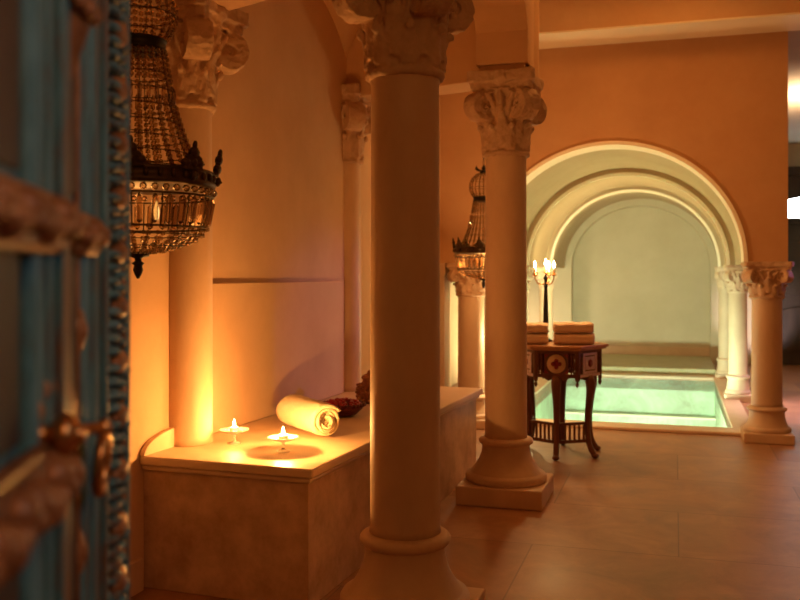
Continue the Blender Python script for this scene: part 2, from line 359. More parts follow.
# ------------------------------------------------------------------ columns
def capital_mb(rn, z0, z1, hw, leaves=8):
    """composite capital: leafy bell, corner volutes, concave abacus"""
    h = z1 - z0; mb = MB(); n = 160; rows = 46
    zt = .78
    def leaf(th, t, k0, t0, t1, amp):
        seg = 2 * pi / leaves
        ph = ((th + k0 * seg) % seg) / seg * 2 - 1
        if t < t0 or t > t1: return 0
        tau = (t - t0) / (t1 - t0)
        wdt = .93 * (1 - tau ** 4) ** .5 * (.75 + .25 * sin(pi * min(1, tau * 1.2)))
        wdt *= 1 - .10 * abs(sin(tau * pi * 4.5))
        q = abs(ph) / max(wdt, 1e-3)
        if q >= 1: return 0
        rib = .16 * cos(q * pi * 3 + tau * 4)
        mid = .35 if q < .12 else 0
        return amp * rn * (.62 * (1 - q ** 3) + .12 * rib + .3 * mid * .3 + 1.05 * max(0, tau - .55) ** 1.6 * (1 - q * q))
    vs = []; fs = []
    for j in range(rows + 1):
        t = zt * j / rows
        bell = rn * (1.0 + .42 * (t / zt) ** 2.4)
        for i in range(n):
            th = 2 * pi * i / n
            r = bell + max(leaf(th, t, 0, .02, .34, .30), leaf(th, t, .5, .10, .56, .26))
            vs.append((r * cos(th), r * sin(th), z0 + t * h))
    for j in range(rows):
        for i in range(n):
            k = (i + 1) % n; fs.append((j * n + i, j * n + k, (j + 1) * n + k, (j + 1) * n + i))
    fs.append(tuple(range(n - 1, -1, -1))); fs.append(tuple(rows * n + i for i in range(n)))
    mb.add(vs, fs, True)
    # curled leaf tips
    for k in range(leaves):
        for off, tt, rr in ((.5, .32, 1.30), (0, .53, 1.42)):
            th = 2 * pi * (k + off) / leaves
            mb.ell((rr * rn * cos(th), rr * rn * sin(th), z0 + tt * h), (.13 * rn, .13 * rn, .045 * h), 10, 6)
    # astragal ring
    mb.ring(rn * 1.02, .085 * rn + .006, z0 - .006, 64, 10)
    # volutes
    for q in range(4):
        A = pi / 4 + q * pi / 2
        R0 = .185 * h; cz = z0 + .555 * h; cr = hw * 1.08 - R0 * .55
        pts = []
        for i in range(7):
            u = i / 6; pts.append((rn * 1.1 + (cr - rn * 1.1) * u, z0 + h * (.42 + (.75 - .42) * (u ** .45))))
        for i in range(1, 34):
            a = pi / 2 - i / 33 * 2 * pi * 1.7
            r = R0 * (1 - .72 * i / 33)
            pts.append((cr + r * cos(a), cz + (R0 + .0) * 0 + r * sin(a) + .01 * h))
        th_ = .030 * h; hwid = .085 * h + .006
        m4 = Matrix.Rotation(A, 4, 'Z'); vs = []; fs = []
        for i, p in enumerate(pts):
            a = pts[max(0, i - 1)]; b = pts[min(len(pts) - 1, i + 1)]
            tx, tz = b[0] - a[0], b[1] - a[1]; l = sqrt(tx * tx + tz * tz) or 1; nx, nz = -tz / l, tx / l
            wd = hwid * (1 + .25 * (1 if i > 8 else i / 8))
            for sx, sy in ((1, 1), (1, -1), (-1, -1), (-1, 1)):
                vs.append((p[0] + nx * th_ * sx, wd * sy, p[1] + nz * th_ * sx))
        for i in range(len(pts) - 1):
            for k in range(4):
                l = (k + 1) % 4; fs.append((i * 4 + k, i * 4 + l, i * 4 + 4 + l, i * 4 + 4 + k))
        fs.append((0, 1, 2, 3)); e = (len(pts) - 1) * 4; fs.append((e + 3, e + 2, e + 1, e))
        mb.add(vs, fs, False, m4)
        mb.lathe([(R0 * .86, -hwid * .85), (R0 * .86, hwid * .85)], 20, mtx=m4 @ Matrix.Translation((cr, 0, cz + .01 * h)) @ Matrix.Rotation(pi / 2, 4, 'X'))
        mb.ell((0, 0, 0), (.028 * h, .028 * h, hwid * 1.3), 10, 6, mtx=m4 @ Matrix.Translation((cr, 0, cz + .01 * h)) @ Matrix.Rotation(pi / 2, 4, 'X'))
        # hanging leaf under the volute
        mb.ell((0, 0, 0), (.03 * h, .06 * h, .12 * h), 10, 8, mtx=m4 @ Matrix.Translation((cr - R0 * .95, 0, z0 + .34 * h)) @ Matrix.Rotation(-.5, 4, 'Y'))
        # flower in the middle of each side
        m5 = Matrix.Rotation(q * pi / 2, 4, 'Z')
        fr = hw * .80
        mb.ell((0, 0, 0), (.05 * h, .09 * h, .09 * h), 12, 8, mtx=m5 @ Matrix.Translation((fr, 0, z0 + .90 * h)))
        mb.tube([(rn * 1.1, 0, z0 + .42 * h), (rn * 1.35, 0, z0 + .6 * h), (fr * .93, 0, z0 + .8 * h)], [.03 * h, .045 * h, .04 * h], 8, mtx=m5)
        for s in (-1, 1):
            mb.tube([(rn * 1.05, s * rn * .25, z0 + .45 * h), (rn * 1.3, s * rn * .42, z0 + .62 * h), (rn * 1.42, s * rn * .62, z0 + .72 * h), (rn * 1.36, s * rn * .38, z0 + .73 * h)], [.03 * h, .035 * h, .03 * h, .015 * h], 8, mtx=m5)
    # abacus: concave sides, cut corners, two steps
    def abac(H, inset):
        P = []
        for q in range(4):
            A = q * pi / 2; ca, sa = cos(A), sin(A)
            for i in range(9):
                u = -1 + 2 * i / 8; x = H - inset * (1 - u * u) ; y = u * (H - .12 * H)
                P.append((x * ca - y * sa, x * sa + y * ca))
        return P
    mb.prism(abac(hw * .90, hw * .13), z0 + .77 * h, z0 + .86 * h, 'z')
    mb.prism(abac(hw * .985, hw * .14), z0 + .86 * h, z1, 'z')
    return mb

CLOUD = bpy.data.textures.new('carving', 'CLOUDS'); CLOUD.noise_scale = .035; CLOUD.noise_depth = 3
def make_column(label, loc, zb, rs, rp, hb, z_ast, z_top, hw, rz, group, pal='stone', base=True, capm='stone_cap', rmax=None, hp=None):
    t = thing('stone_column', label, 'column', (loc[0], loc[1], zb), rz, group)
    Z = lambda z: z - zb
    if base:
        hp_ = hp or hb * .30
        MB().box(-rp, rp, -rp, rp, 0, hp_).build('plinth', M[pal], t, bevel=.008)
        rm = rmax or rp * .96
        prof = [(rm * .97, hp_), (rm, hp_ + .03 * hb), (rm, hp_ + .09 * hb), (rm * .965, hp_ + .13 * hb), (rm * .89, hp_ + .14 * hb)]
        for i in range(11):
            u = i / 10; prof.append((rm * .88 + (rs * 1.13 - rm * .88) * (1 - (1 - u) ** 2.1), hp_ + hb * (.15 + .42 * u)))
        prof += [(rs * 1.13, hp_ + .575 * hb)]
        zc = hp_ + .635 * hb; tr = .055 * hb
        prof += [(rs * 1.13 + (rs * .14 + .004) * sin(pi * i / 8), zc - tr * cos(pi * i / 8)) for i in range(9)]
        prof += [(rs * 1.03, hb)]
        MB().lathe(prof, 64).build('base', M[pal], t)
        z0 = hb - .004
    else: z0 = 0
    prof = [(rs * 1.03, z0), (rs, z0 + .03), (rs, Z(z_ast) * .4), (rs * .97, Z(z_ast) - .03), (rs * 1.0, Z(z_ast) - .005), (rs * 1.0, Z(z_ast) + .01)]
    MB().lathe(prof, 64).build('shaft', M[pal], t)
    cap = capital_mb(rs * .99, Z(z_ast) + .015, Z(z_top), hw).build('capital', M[capm], t)
    q = cap.modifiers.new('r', 'REMESH'); q.mode = 'VOXEL'; q.voxel_size = .0052; q.use_smooth_shade = True
    q = cap.modifiers.new('d', 'DISPLACE'); q.texture = CLOUD; q.strength = .016; q.mid_level = .5; q.texture_coords = 'LOCAL'
    return t
G1 = 'tall carved columns of the bench bay'
make_column('thick dark free column in the middle of the view, left side lit by candlelight', MAIN, 0, .1265, .245, .378, 2.005, 2.462, .208, PA, G1)
make_column('free stone column on a square plinth between bench and carved table', C2, 0, .1215, .245, .36, 1.99, 2.462, .2, PA, G1)
make_column('bright half column rising from the bench beside the candles, behind the large chandelier', C3, .5535, .114, 0, 0, 2.035, 2.50, .215, LA, G1, base=False)
make_column('narrow half column against the wall at the back of the bench', C4, .5535, .108, 0, 0, 2.02, 2.51, .165, LA, G1, base=False)
G2 = 'short columns carrying the pool arches'
spots = [(0, 0, 'short column at the right front corner of the pool, nearest and fullest in view', 1.), (-2.38, 0, 'short column left of the pool below the small chandelier', 1.),
         (-.07, 2.3, 'short pale column on the right edge of the pool, second in the row', .8), (-2.33, 2.3, 'short pale column on the left edge of the pool, second in the row', .8),
         (-.09, 4.25, 'short pale column on the right edge of the pool, deepest in the row', .75), (-2.31, 4.25, 'short pale column on the left of the pool seen just beside the candelabra', .75)]
proto = None
for x, y, lab, s in spots:
    p = PW(x, y)
    if y == 0:
        if proto is None: c1 = t = proto = make_column(lab, p, 0, .115, .185, .275, 1.12, 1.402, .185, PA, G2, 'stone', capm='stone_cap', hp=.075)
        else: t = copy_tree(proto); t['label'] = lab
    else:
        if not isinstance(proto, list): proto = [make_column(lab, p, 0, .115, .165, .275, 1.12, 1.402, .175, PA, G2, 'stone_pale', capm='stone_pale', hp=.075)]; t = proto[0]
        else: t = copy_tree(proto[0]); t['label'] = lab
        t.scale = (s, s, 1)
    place(t, p, PA)

# ------------------------------------------------------------------ bench
bn = thing('stone_bench', 'long mottled stone bench with pale slab top along the left wall', 'bench', LO, LA)
MB().box(.001, .755, .03, 2.6, 0, .492).build('body', M['bench'], bn, bevel=.004)
MB().box(.001, .772, .012, 2.63, .4925, .515).build('moulding', M['slab'], bn, bevel=.008)
MB().box(.001, .788, 0, 2.65, .5155, .5525).build('slab', M['slab'], bn, bevel=.007)
p = [(0, 0)] + [(.27 * (1 - cos(pi / 2 * i / 12)), .085 * sin(pi / 2 * i / 12)) for i in range(1, 13)] + [(.27, 0)]
sp = MB(); sp.prism([(y, z) for y, z in p], .001, .026, 'x')
o = sp.build('splash_board', M['slab'], bn, bevel=.003); o.location.z = .553
# low skirting on the bench seat back
# ------------------------------------------------------------------ candle holders on the bench
def make_candle():
    t = thing('candle_holder', '', 'candle')
    MB().lathe([(.030, 0), (.031, .004), (.010, .010), (.006, .018), (.006, .038), (.014, .046), (.040, .050), (.064, .060), (.066, .064), (.062, .064), (.040, .056), (.012, .052)], 40, cap=True).build('glass_dish', M['dish_glass'], t)
    MB().lathe([(.019, .0565), (.020, .058), (.020, .071), (.018, .073)], 24).build('candle', M['wax'], t)
    MB().lathe([(.0005, .074), (.005, .078), (.0065, .085), (.0045, .095), (.0008, .108)], 16).build('flame', M['flame'], t)
    return t
cd = make_candle(); c2_ = copy_tree(cd)
for o, (x, y), l in ((cd, (-.735, 3.99), 'lit candle on a clear glass dish beside the bright half column'), (c2_, (-.493, 3.80), 'lit candle on a clear glass dish in front of the rolled towel')):
    place(o, (x, y, .5530)); tag(o, l, None, 'lit candles on the bench')

# rolled towel
def towel_roll(Lh, r):
    mb = MB(); n = 90; turns = 3.6; prof = []
    # spiral cross-section, thick sheet
    N_ = 150; th = .0082
    rad = lambda u: .012 + (r - .012 - th) * u
    P = []
    for i in range(N_ + 1):
        u = i / N_; a = -2 * pi * turns * u - 1.9; P.append((cos(a), sin(a), rad(u)))
    ny = 14; vs = []; fs = []
    for j in range(ny + 1):
        y = -Lh + 2 * Lh * j / ny
        sq = 1 - .035 * (abs(y) / Lh) ** 6
        for side in (th, -th):
            for i, (cx, cz, rr) in enumerate(P):
                k = rr + side * (.9 + .1 * sin(i * .7 + j)) + .0015 * sin(j * 1.9 + i * .33)
                k *= sq
                yy = y + (.010 * sin(i * .12) * (1 if j in (0, ny) else 0))
                vs.append((k * cx, yy, k * cz * .95))
    K = (N_ + 1)
    for j in range(ny):
        for s in (0, 1):
            for i in range(N_):
                a = j * 2 * K + s * K + i; b = a + 2 * K
                fs.append((a, a + 1, b + 1, b) if s == 0 else (a, b, b + 1, a + 1))
        for i in (0, N_):
            a = j * 2 * K + i; fs.append((a, a + 2 * K, a + 3 * K, a + K))
    for j in (0, ny):
        for i in range(N_):
            a = j * 2 * K + i; fs.append((a, a + K, a + K + 1, a + 1))
    mb.add(vs, fs, True)
    mb.lathe([(r * .93 - .012, -Lh * .93), (r * .93 - .012, Lh * .93)], 32, mtx=Matrix.Rotation(pi / 2, 4, 'X') )
    return mb
tr = towel_roll(.205, .086).build('rolled_towel', M['towel'])
tag(tr, 'cream towel rolled up on the bench behind the candles', 'towel')
A = Vector((-.335, 4.09)); B = Vector((-.535, 4.42)); m_ = (A + B) / 2; dd = A - B
tr.location = (m_.x, m_.y, .5530 + .084); tr.rotation_euler = (0, 0, math.atan2(dd.y, dd.x) - pi / 2 + pi)

# red beaded basket with a spiky dark edge, brown carved pot
rb = thing('beaded_bowl', 'dark red beaded bowl behind the rolled towel', 'bowl', (-.305, 4.80, .553), .3)
MB().lathe([(.05, 0), (.075, .008), (.105, .035), (.118, .06), (.11, .062), (.095, .036), (.06, .015)], 36).build('bowl', M['bowlred'], rb)
q = MB()
for i in range(130):
    a = random.random() * 2 * pi; r_ = sqrt(random.random()) * .098
    q.ico((r_ * cos(a), r_ * sin(a), .056 + .022 * (1 - (r_ / .1) ** 2) + random.uniform(-.004, .006)), random.uniform(.008, .013))
tag(q.build('red_beads', M['petals'], rb), 'bright red beads', None, None, 'stuff')
q = MB()
for i in range(30):
    a = 2 * pi * i / 30
    q.ico((.116 * cos(a), .116 * sin(a), .058), (.010, .010, .012))
q.build('rim', M['bowlred'], rb)
cp = thing('carved_pot', 'small brown carved pot on the bench half hidden by the thick column', 'pot', (-.175, 5.25, .553))
pf = [(.04, 0), (.062, .02), (.075, .06), (.070, .10), (.045, .125), (.042, .135), (.052, .15), (.046, .16), (.02, .172), (.012, .19)]
MB().lathe(pf, 32).build('pot', M['claypot'], cp)
q = MB()
for j in range(5):
    for i in range(12):
        a = 2 * pi * (i + .5 * (j % 2)) / 12; z = .022 + j * .021; rr = .066 + .010 * sin(pi * (j + .5) / 5)
        q.ico((rr * cos(a), rr * sin(a), z), (.013, .013, .011))
q.build('carving', M['claypot'], cp)

# ------------------------------------------------------------------ chandeliers
def interp(prof, n):
    L = [0]
    for a, b in zip(prof, prof[1:]): L.append(L[-1] + math.hypot(b[0] - a[0], b[1] - a[1]))
    out = []
    for i in range(n):
        s = L[-1] * i / (n - 1)
        for k in range(len(prof) - 1):
            if s <= L[k + 1] + 1e-9:
                u = (s - L[k]) / (L[k + 1] - L[k] + 1e-12); out.append((prof[k][0] + u * (prof[k + 1][0] - prof[k][0]), prof[k][1] + u * (prof[k + 1][1] - prof[k][1]))); break
    return out
UP = [(.208, .025), (.186, .055), (.163, .10), (.144, .15), (.122, .22), (.107, .29), (.094, .36), (.086, .41)]
CR = [(.088, .455), (.105, .48), (.118, .515), (.117, .56), (.10, .60), (.06, .64), (.03, .65)]
BW = [(.216, -.152), (.205, -.170), (.18, -.188), (.14, -.205), (.08, -.224), (.03, -.234)]
def make_chandelier(drop):
    t = thing('crystal_chandelier', '', 'chandelier')
    n = 32
    bd = MB(); wr = MB()
    for prof, nb, ns in ((UP, 24, 26), (CR, 13, 20), (BW, 9, 28)):
        pts = interp(prof, nb)
        for k in range(ns):
            a = 2 * pi * k / ns; ca, sa = cos(a), sin(a)
            for i, (r_, z) in enumerate(pts):
                sp_ = min(.0090, max(.0034, pi * r_ / ns * .82))
                if prof is UP and 14 <= i <= 17: continue
                bd.ico((r_ * ca, r_ * sa, z), (sp_, sp_, sp_ * 1.05))
            if k % 2 == 0: wr.tube([(r_ * ca * .985, r_ * sa * .985, z) for r_, z in prof], .0013, 5)
        for i in range(1, nb - 1, 3): wr.ring(pts[i][0] * .985, .0019, pts[i][1], 40, 5)
    # long drops in the upper cone
    pts = interp(UP, 30)
    for k in range(26):
        a = 2 * pi * k / 26; r_, z = pts[19]
        bd.ico((r_ * cos(a), r_ * sin(a), z), (.0075, .0075, .034))
    # round beads under the rim
    for k in range(44):
        a = 2 * pi * k / 44; bd.ell((.238 * cos(a), .238 * sin(a), -.036), (.011, .011, .011), 8, 6)
    tag(bd.build('bead_strands', M['crystal'], t), None, None, None, 'stuff')
    wr.ring(.236, .0035, -.052, 64, 6); wr.ring(.214, .0035, -.150, 64, 6)
    for k in range(16):
        a = 2 * pi * k / 16; wr.tube([(.232 * cos(a), .232 * sin(a), -.05), (.226 * cos(a), .226 * sin(a), -.10), (.214 * cos(a), .214 * sin(a), -.15)], .0022, 5)
    wr.build('wire_frame', M['iron'], t)
    # prisms
    pm = MB(); pm.lathe([(.002, -.044), (.011, -.036), (.011, .034), (.002, .046)], 6, smooth=False)
    first = None
    for k in range(32):
        a = 2 * pi * (k + .5) / 32
        o = pm.build('crystal_prism', M['crystal'], t) if first is None else first.copy()
        if first is None: first = o
        else: COL.objects.link(o)
        o.location = (.225 * cos(a), .225 * sin(a), -.101); o.rotation_euler = (0, .19, a)
    # rim band with relief and crown ornaments
    rm = MB(); rm.lathe([(.222, -.024), (.242, -.020), (.246, -.010), (.236, .0), (.238, .018), (.244, .026), (.232, .032), (.214, .026), (.218, 0)], 72)
    for k in range(36):
        a = 2 * pi * k / 36; rm.ell((.240 * cos(a), .240 * sin(a), .006), (.008, .008, .014), 8, 6)
    rm.build('rim_band', M['iron'], t)
    om = MB()
    om.prism([(1.35 * x, z) for x, z in [(-.030, .0), (.030, 0), (.026, .012), (.034, .020), (.024, .026), (.022, .038), (.012, .046), (.013, .056), (0, .072), (-.013, .056), (-.012, .046), (-.022, .038), (-.024, .026), (-.034, .020), (-.026, .012)]], -.008, .008, 'x')
    om.ell((.0, 0, .052), (.013, .020, .018), 10, 8); om.ell((.0, 0, .075), (.008, .008, .014), 8, 6); om.ell((.0, .027, .02), (.013, .017, .014), 10, 8); om.ell((.0, -.027, .02), (.013, .017, .014), 10, 8)
    om.ell((.006, 0, .022), (.008, .014, .014), 10, 8); om.ell((.010, 0, -.018), (.010, .010, .016), 10, 8); om.ell((.018, 0, -.018), (.006, .005, .005), 8, 6)
    first = None
    for k in range(8):
        a = 2 * pi * k / 8
        o = om.build('rim_ornament', M['iron'], t, bevel=.0015) if first is None else first.copy()
        if first is None: first = o
        else: COL.objects.link(o)
        o.location = (.244 * cos(a), .244 * sin(a), .022); o.rotation_euler = (0, .18, a)
    MB().lathe([(.078, .412), (.088, .414), (.090, .420), (.086, .425), (.086, .442), (.091, .447), (.088, .453), (.078, .453)], 48).build('collar', M['iron_black'], t)
    tp = MB(); tp.lathe([(.03, .64), (.036, .65), (.02, .665), (.012, .68), (.018, .69), (.012, .70), (.004, .715)], 24)
    for k in range(6):
        a = 2 * pi * k / 6; ca, sa = cos(a), sin(a)
        tp.tube([(.02 * ca, .02 * sa, .665), (.05 * ca, .05 * sa, .672), (.075 * ca, .075 * sa, .690), (.068 * ca, .068 * sa, .704)], [.006, .007, .006, .003], 6)
    tp.build('top_crown', M['iron_black'], t)
    MB().lathe([(.004, -.312), (.010, -.300), (.016, -.285), (.013, -.270), (.020, -.262), (.010, -.255), (.012, -.246), (.034, -.240), (.036, -.232), (.02, -.226)], 24).build('finial', M['iron_black'], t)
    ch = MB(); z = .72; i = 0
    while z < drop:
        pts = [(.007 * cos(2 * pi * k / 10), 0, z + .013 + .016 * sin(2 * pi * k / 10)) for k in range(10)]
        ch.tube(pts, .002, 5, True, mtx=Matrix.Rotation(pi / 2 * (i % 2), 4, 'Z')); z += .026; i += 1
    ch.lathe([(.01, drop - .03), (.045, drop - .012), (.05, drop)], 24)
    ch.build('chain', M['iron_black'], t)
    for k in range(1):
        a = -.9
        bl = MB().lathe([(.004, -.13), (.008, -.115), (.009, -.10), (.005, -.08), (.001, -.068)], 16, c=(.10 * cos(a), .10 * sin(a), 0)).build('bulb', M['bulb'], t)
    return t
ch1 = make_chandelier(3.499 - 1.60)
place(ch1, (-.838, 2.88, 1.60), .2); ch1['label'] = 'large crystal chandelier hanging beside the teal door, cut by its edge'
ch2 = copy_tree(ch1); place(ch2, (.655, 7.05, 1.488), .55); ch2.scale = (.94, .94, .94)
ch2['label'] = 'small crystal chandelier hanging in front of the back wall, half behind a column'
for o in (ch1, ch2): o['group'] = 'crystal basket chandeliers'
# give the second its own chain length
for o in ch2.children:
    if o.name.startswith('chain'):
        ch = MB(); z = .72; i = 0; drop = (3.499 - 1.488) / .94
        while z < drop:
            ch.tube([(.007 * cos(2 * pi * k / 10), 0, z + .013 + .016 * sin(2 * pi * k / 10)) for k in range(10)], .002, 5, True, mtx=Matrix.Rotation(pi / 2 * (i % 2), 4, 'Z')); z += .026; i += 1
        ch.lathe([(.01, drop - .03), (.045, drop - .012), (.05, drop)], 24)
        n_ = ch.build('chain', M['iron_black'], None); o.data = n_.data; bpy.data.objects.remove(n_)

# ------------------------------------------------------------------ hexagonal table
T = thing('hexagonal_table', 'dark carved wooden side table with inlaid panels beside the pool', 'table', (1.17, 6.6, 0), R(-15))
def hexp(r_): return [(r_ * cos(pi / 3 * k + 0), r_ * sin(pi / 3 * k + 0)) for k in range(6)]
AP = .262
tp = MB(); tp.prism(hexp(.352), .782, .802); tp.prism(hexp(.335), .768, .782)
tp.build('table_top', M['wood_top'], T, bevel=.004)
SW = AP * math.tan(pi / 6)
for k in range(6):
    a = -pi / 2 + k * pi / 3
    m4 = Matrix.Rotation(a, 4, 'Z')
    def local(o): o.matrix_local = m4; return o
    # panel with scalloped lower edge and keyhole gaps, x outward, y across
    pn = MB()
    pn.box(AP - .018, AP, -SW, SW, .745, .768); pn.box(AP - .018, AP, -SW, SW, .575, .60)
    pn.box(AP - .014, AP - .004, -.085, .085, .60, .745)
    for s in (-1, 1):
        pn.box(AP - .018, AP + .002, s * (SW - .012) - .010, s * (SW - .012) + .010, .56, .768)
        pn.prism([(s * .02, .576), (s * .09, .576), (s * .075, .560), (s * .055, .552), (s * .035, .560)], AP - .014, AP - .004, 'x')
    panel = local(pn.build('apron_panel', M['wood'], T, bevel=.002))
    for s in (-1, 1):
        for q in (.105, .122):
            spn = MB().lathe([(.005, .60), (.009, .61), (.004, .62), (.008, .65), (.009, .675), (.004, .70), (.009, .72), (.006, .745)], 10, c=(AP - .009, s * q, 0)).build('spindle', M['wood'], panel)
    if k % 2 == 0:
        md = MB().lathe([(.066, AP - .004), (.066, AP + .003)], 32, mtx=Matrix.Translation((0, 0, .672)) @ Matrix.Rotation(pi / 2, 4, 'Y')).build('medallion', M['inlay'], panel)
        cr = MB()
        for j in range(4):
            an = j * pi / 2
            cr.lathe([(.016, 0), (.016, .003)], 16, mtx=Matrix.Translation((AP + .0031, .022 * cos(an), .672 + .022 * sin(an))) @ Matrix.Rotation(pi / 2, 4, 'Y'))
        cr.box(AP + .003, AP + .0058, -.03, .03, .662, .682); cr.box(AP + .003, AP + .0058, -.01, .01, .642, .702)
        cr.build('cross_inlay', M['red'], panel)
        for s in (-1, 1):
            for u in (-1, 1):
                MB().prism([(s * .082, .672 + u * .068), (s * .052, .672 + u * .068), (s * .082, .672 + u * .038)], AP - .004, AP - .001, 'x').build('corner_inlay', M['red'], panel)
    else:
        q = MB()
        q.box(AP - .004, AP + .002, -.088, .088, .728, .745); q.box(AP - .004, AP + .002, -.088, .088, .600, .617)
        q.box(AP - .004, AP + .002, -.088, -.066, .617, .728); q.box(AP - .004, AP + .002, .066, .088, .617, .728)
        q.box(AP - .004, AP + .001, -.058, .058, .626, .719)
        q.box(AP - .018, AP + .004, -SW + .03, SW - .03, .577, .598)
        q.build('pearl_border', M['pearl'], panel)
        MB().lathe([(.030, 0), (.030, .003)], 6, mtx=Matrix.Translation((AP + .0012, 0, .672)) @ Matrix.Rotation(pi / 2, 4, 'Y')).build('star_inlay', M['red'], panel)
    # pendants at the corners
    m5 = Matrix.Rotation(a + pi / 6, 4, 'Z'); rc = AP / cos(pi / 6) - .014
    o = MB().lathe([(.002, .505), (.010, .518), (.013, .53), (.006, .545), (.014, .553), (.014, .562)], 12, c=(rc, 0, 0)).build('corner_pendant', M['wood'], T); o.matrix_local = m5
    # cabriole leg
    cpts = [(.246, .575), (.262, .545), (.268, .50), (.258, .43), (.246, .34), (.240, .25), (.242, .17), (.252, .10), (.272, .055), (.296, .022), (.306, .014)]
    lm = MB(); rr = [.034, .036, .033, .027, .023, .021, .021, .021, .021, .019, .015]
    lm.tube([(x, 0, z) for x, z in cpts], rr, 8)
    lm.ell((.304, 0, .018), (.028, .026, .018), 12, 8)
    local(lm.build('leg', M['wood'], T))
    # stretcher between this leg and the next
    if k in (2, 3): continue
    A0 = Vector((.240 * cos(a), .240 * sin(a), 0)); B0 = Vector((.240 * cos(a + pi / 3), .240 * sin(a + pi / 3), 0))
    d0 = B0 - A0; Lk = d0.length; ms = Matrix.Translation(A0) @ Matrix.Rotation(math.atan2(d0.y, d0.x), 4, 'Z')
    st = MB(); st.box(.008, Lk - .008, -.010, .010, .105, .128)
    so = st.build('stretcher', M['wood'], T, bevel=.002); so.matrix_local = ms
    MB().box(.008, Lk - .008, -.010, .010, .232, .252).build('top_rail', M['wood'], so, bevel=.002)
    for j in range(6):
        x = .03 + (Lk - .06) * j / 5
        MB().box(x - .006, x + .006, -.006, .006, .128, .232).build('slat', M['wood'], so)

# folded towels
def folded(w, dpt, h, seed):
    rnd = random.Random(seed); mb = MB(); n = 3
    vs = []; fs = []; nx = 18; prof = []
    # cross-section: two folded layers with rounded front edge, in (y,z)
    K = 44
    for j in range(nx + 1):
        x = -w / 2 + w * j / nx; e = max(0, abs(j / nx * 2 - 1) - .86) / .14
        sc = 1 - .10 * e * e
        for i in range(K):
            a = 2 * pi * i / K; c_, s_ = cos(a), sin(a)
            y = dpt / 2 * math.copysign(abs(c_) ** .5, c_); z = h / 2 * math.copysign(abs(s_) ** .6, s_)
            fold = .07 * h * math.exp(-(z / (h * .06)) ** 2) * (1 if abs(c_) > .6 else 0)
            y -= math.copysign(fold, c_)
            wv = .0025 * sin(j * .8 + seed) + rnd.uniform(-.0012, .0012)
            vs.append((x, y * sc + wv, h / 2 + (z * sc) + (wv if s_ > 0 else 0)))
    for j in range(nx):
        for i in range(K):
            k = (i + 1) % K; fs.append((j * K + i, j * K + k, (j + 1) * K + k, (j + 1) * K + i))
    fs.append(tuple(range(K - 1, -1, -1))); fs.append(tuple(nx * K + i for i in range(K)))
    return MB().add(vs, fs, True)
G3 = 'folded towels on the carved table'
for (x, y, z, w_, h_, rz, sd, lab) in (
        (1.255, 6.50, .8025, .285, .080, -.14, 1, 'folded peach towel, bottom of the pile on the right half of the table'),
        (1.250, 6.50, .8852, .275, .074, -.10, 2, 'folded peach towel, top of the pile on the right half of the table'),
        (.972, 6.53, .8025, .20, .078, -.12, 3, 'folded peach towel, bottom of the pile partly behind the column'),
        (.975, 6.53, .8832, .195, .070, -.16, 4, 'folded peach towel, top of the pile partly behind the column')):
    o = folded(w_, .20, h_, sd).build('folded_towel', M['towel_peach']); place(o, (x, y, z), rz); tag(o, lab, 'towel', G3)

# candelabra
cb = thing('candelabra', 'black candelabra with lit candles standing on the table behind the towels', 'candelabra', (1.095, 6.76, .8025))
MB().lathe([(.05, 0), (.05, .008), (.035, .016), (.016, .03), (.016, .06), (.026, .075), (.018, .09), (.021, .14), (.018, .26), (.013, .40), (.018, .415), (.010, .43), (.012, .46), (.020, .475), (.008, .49), (.007, .52)], 24).build('stem', M['iron_black'], cb)
armpos = [(0, 0, .515)] + [(.085 * cos(a), .085 * sin(a), .50) for a in (R(190), R(305), R(65))]
for i, (x, y, z) in enumerate(armpos):
    if i:
        MB().tube([(0, 0, .44), (x * .35, y * .35, .425), (x * .75, y * .75, .435), (x, y, .47), (x, y, .50)], [.006, .005, .005, .005, .005], 8).build('arm', M['brass'], cb)
    MB().lathe([(.006, z - .012), (.022, z - .004), (.024, z), (.010, z + .002), (.012, z + .018), (.010, z + .018)], 20, c=(x, y, 0)).build('candle_cup', M['brass'], cb)
    cn = MB().lathe([(.0085, z + .008), (.0085, z + .05), (.006, z + .052)], 14, c=(x, y, 0)).build('candle', M['wax'], cb)
    MB().lathe([(.001, z + .053), (.0075, z + .060), (.0095, z + .070), (.006, z + .086), (.001, z + .104)], 14, c=(x, y, 0)).build('flame', M['flame'], cn)

# ------------------------------------------------------------------ teal door leaf at the left
DA = R(8.9)
D = thing('door_1', 'carved teal painted door leaf with worn brown ornament, standing open', 'door', (-.466, 1.5, 0), DA, kind='structure')
q = MB(); q.box(-.06, 0, -1.15, 0, .0, 2.45); q.build('leaf', M['teal'], D)
# stiles and mouldings (running up), k measured back from the far edge
ms = MB()
for k0, k1, x1 in ((.000, .018, .016), (.205, .222, .014), (.23, .282, .006), (.49, .515, .016), (.52, .56, .024), (.565, .585, .016)):
    ms.box(0, x1, -k1, -k0, .0, 2.45)
for kc, rr in ((.288, .010), (.308, .012), (.335, .008), (.356, .008), (.60, .012), (.63, .014), (.80, .02), (.9, .012)):
    ms.tube([(.002, -kc, .0), (.002, -kc, 2.45)], rr, 12)
ms.build('moulding', M['teal'], D, bevel=.003)
for k0, k1 in ((.388, .468), (.655, .80)):
    for z0, z1 in ((.08, .54), (.65, 1.05), (1.14, 1.325), (1.40, 1.92), (2.02, 2.4)):
        MB().box(.0, .004, -k1, -k0, z0, z1).build('shade_panel', M['door_dark'], D)  # dark strips standing in for the shade of recesses
for kc in (.382, .474):
    MB().tube([(.003, -kc, 0), (.003, -kc, 2.45)], .0045, 10).build('gilt_moulding', M['gilt'], D)
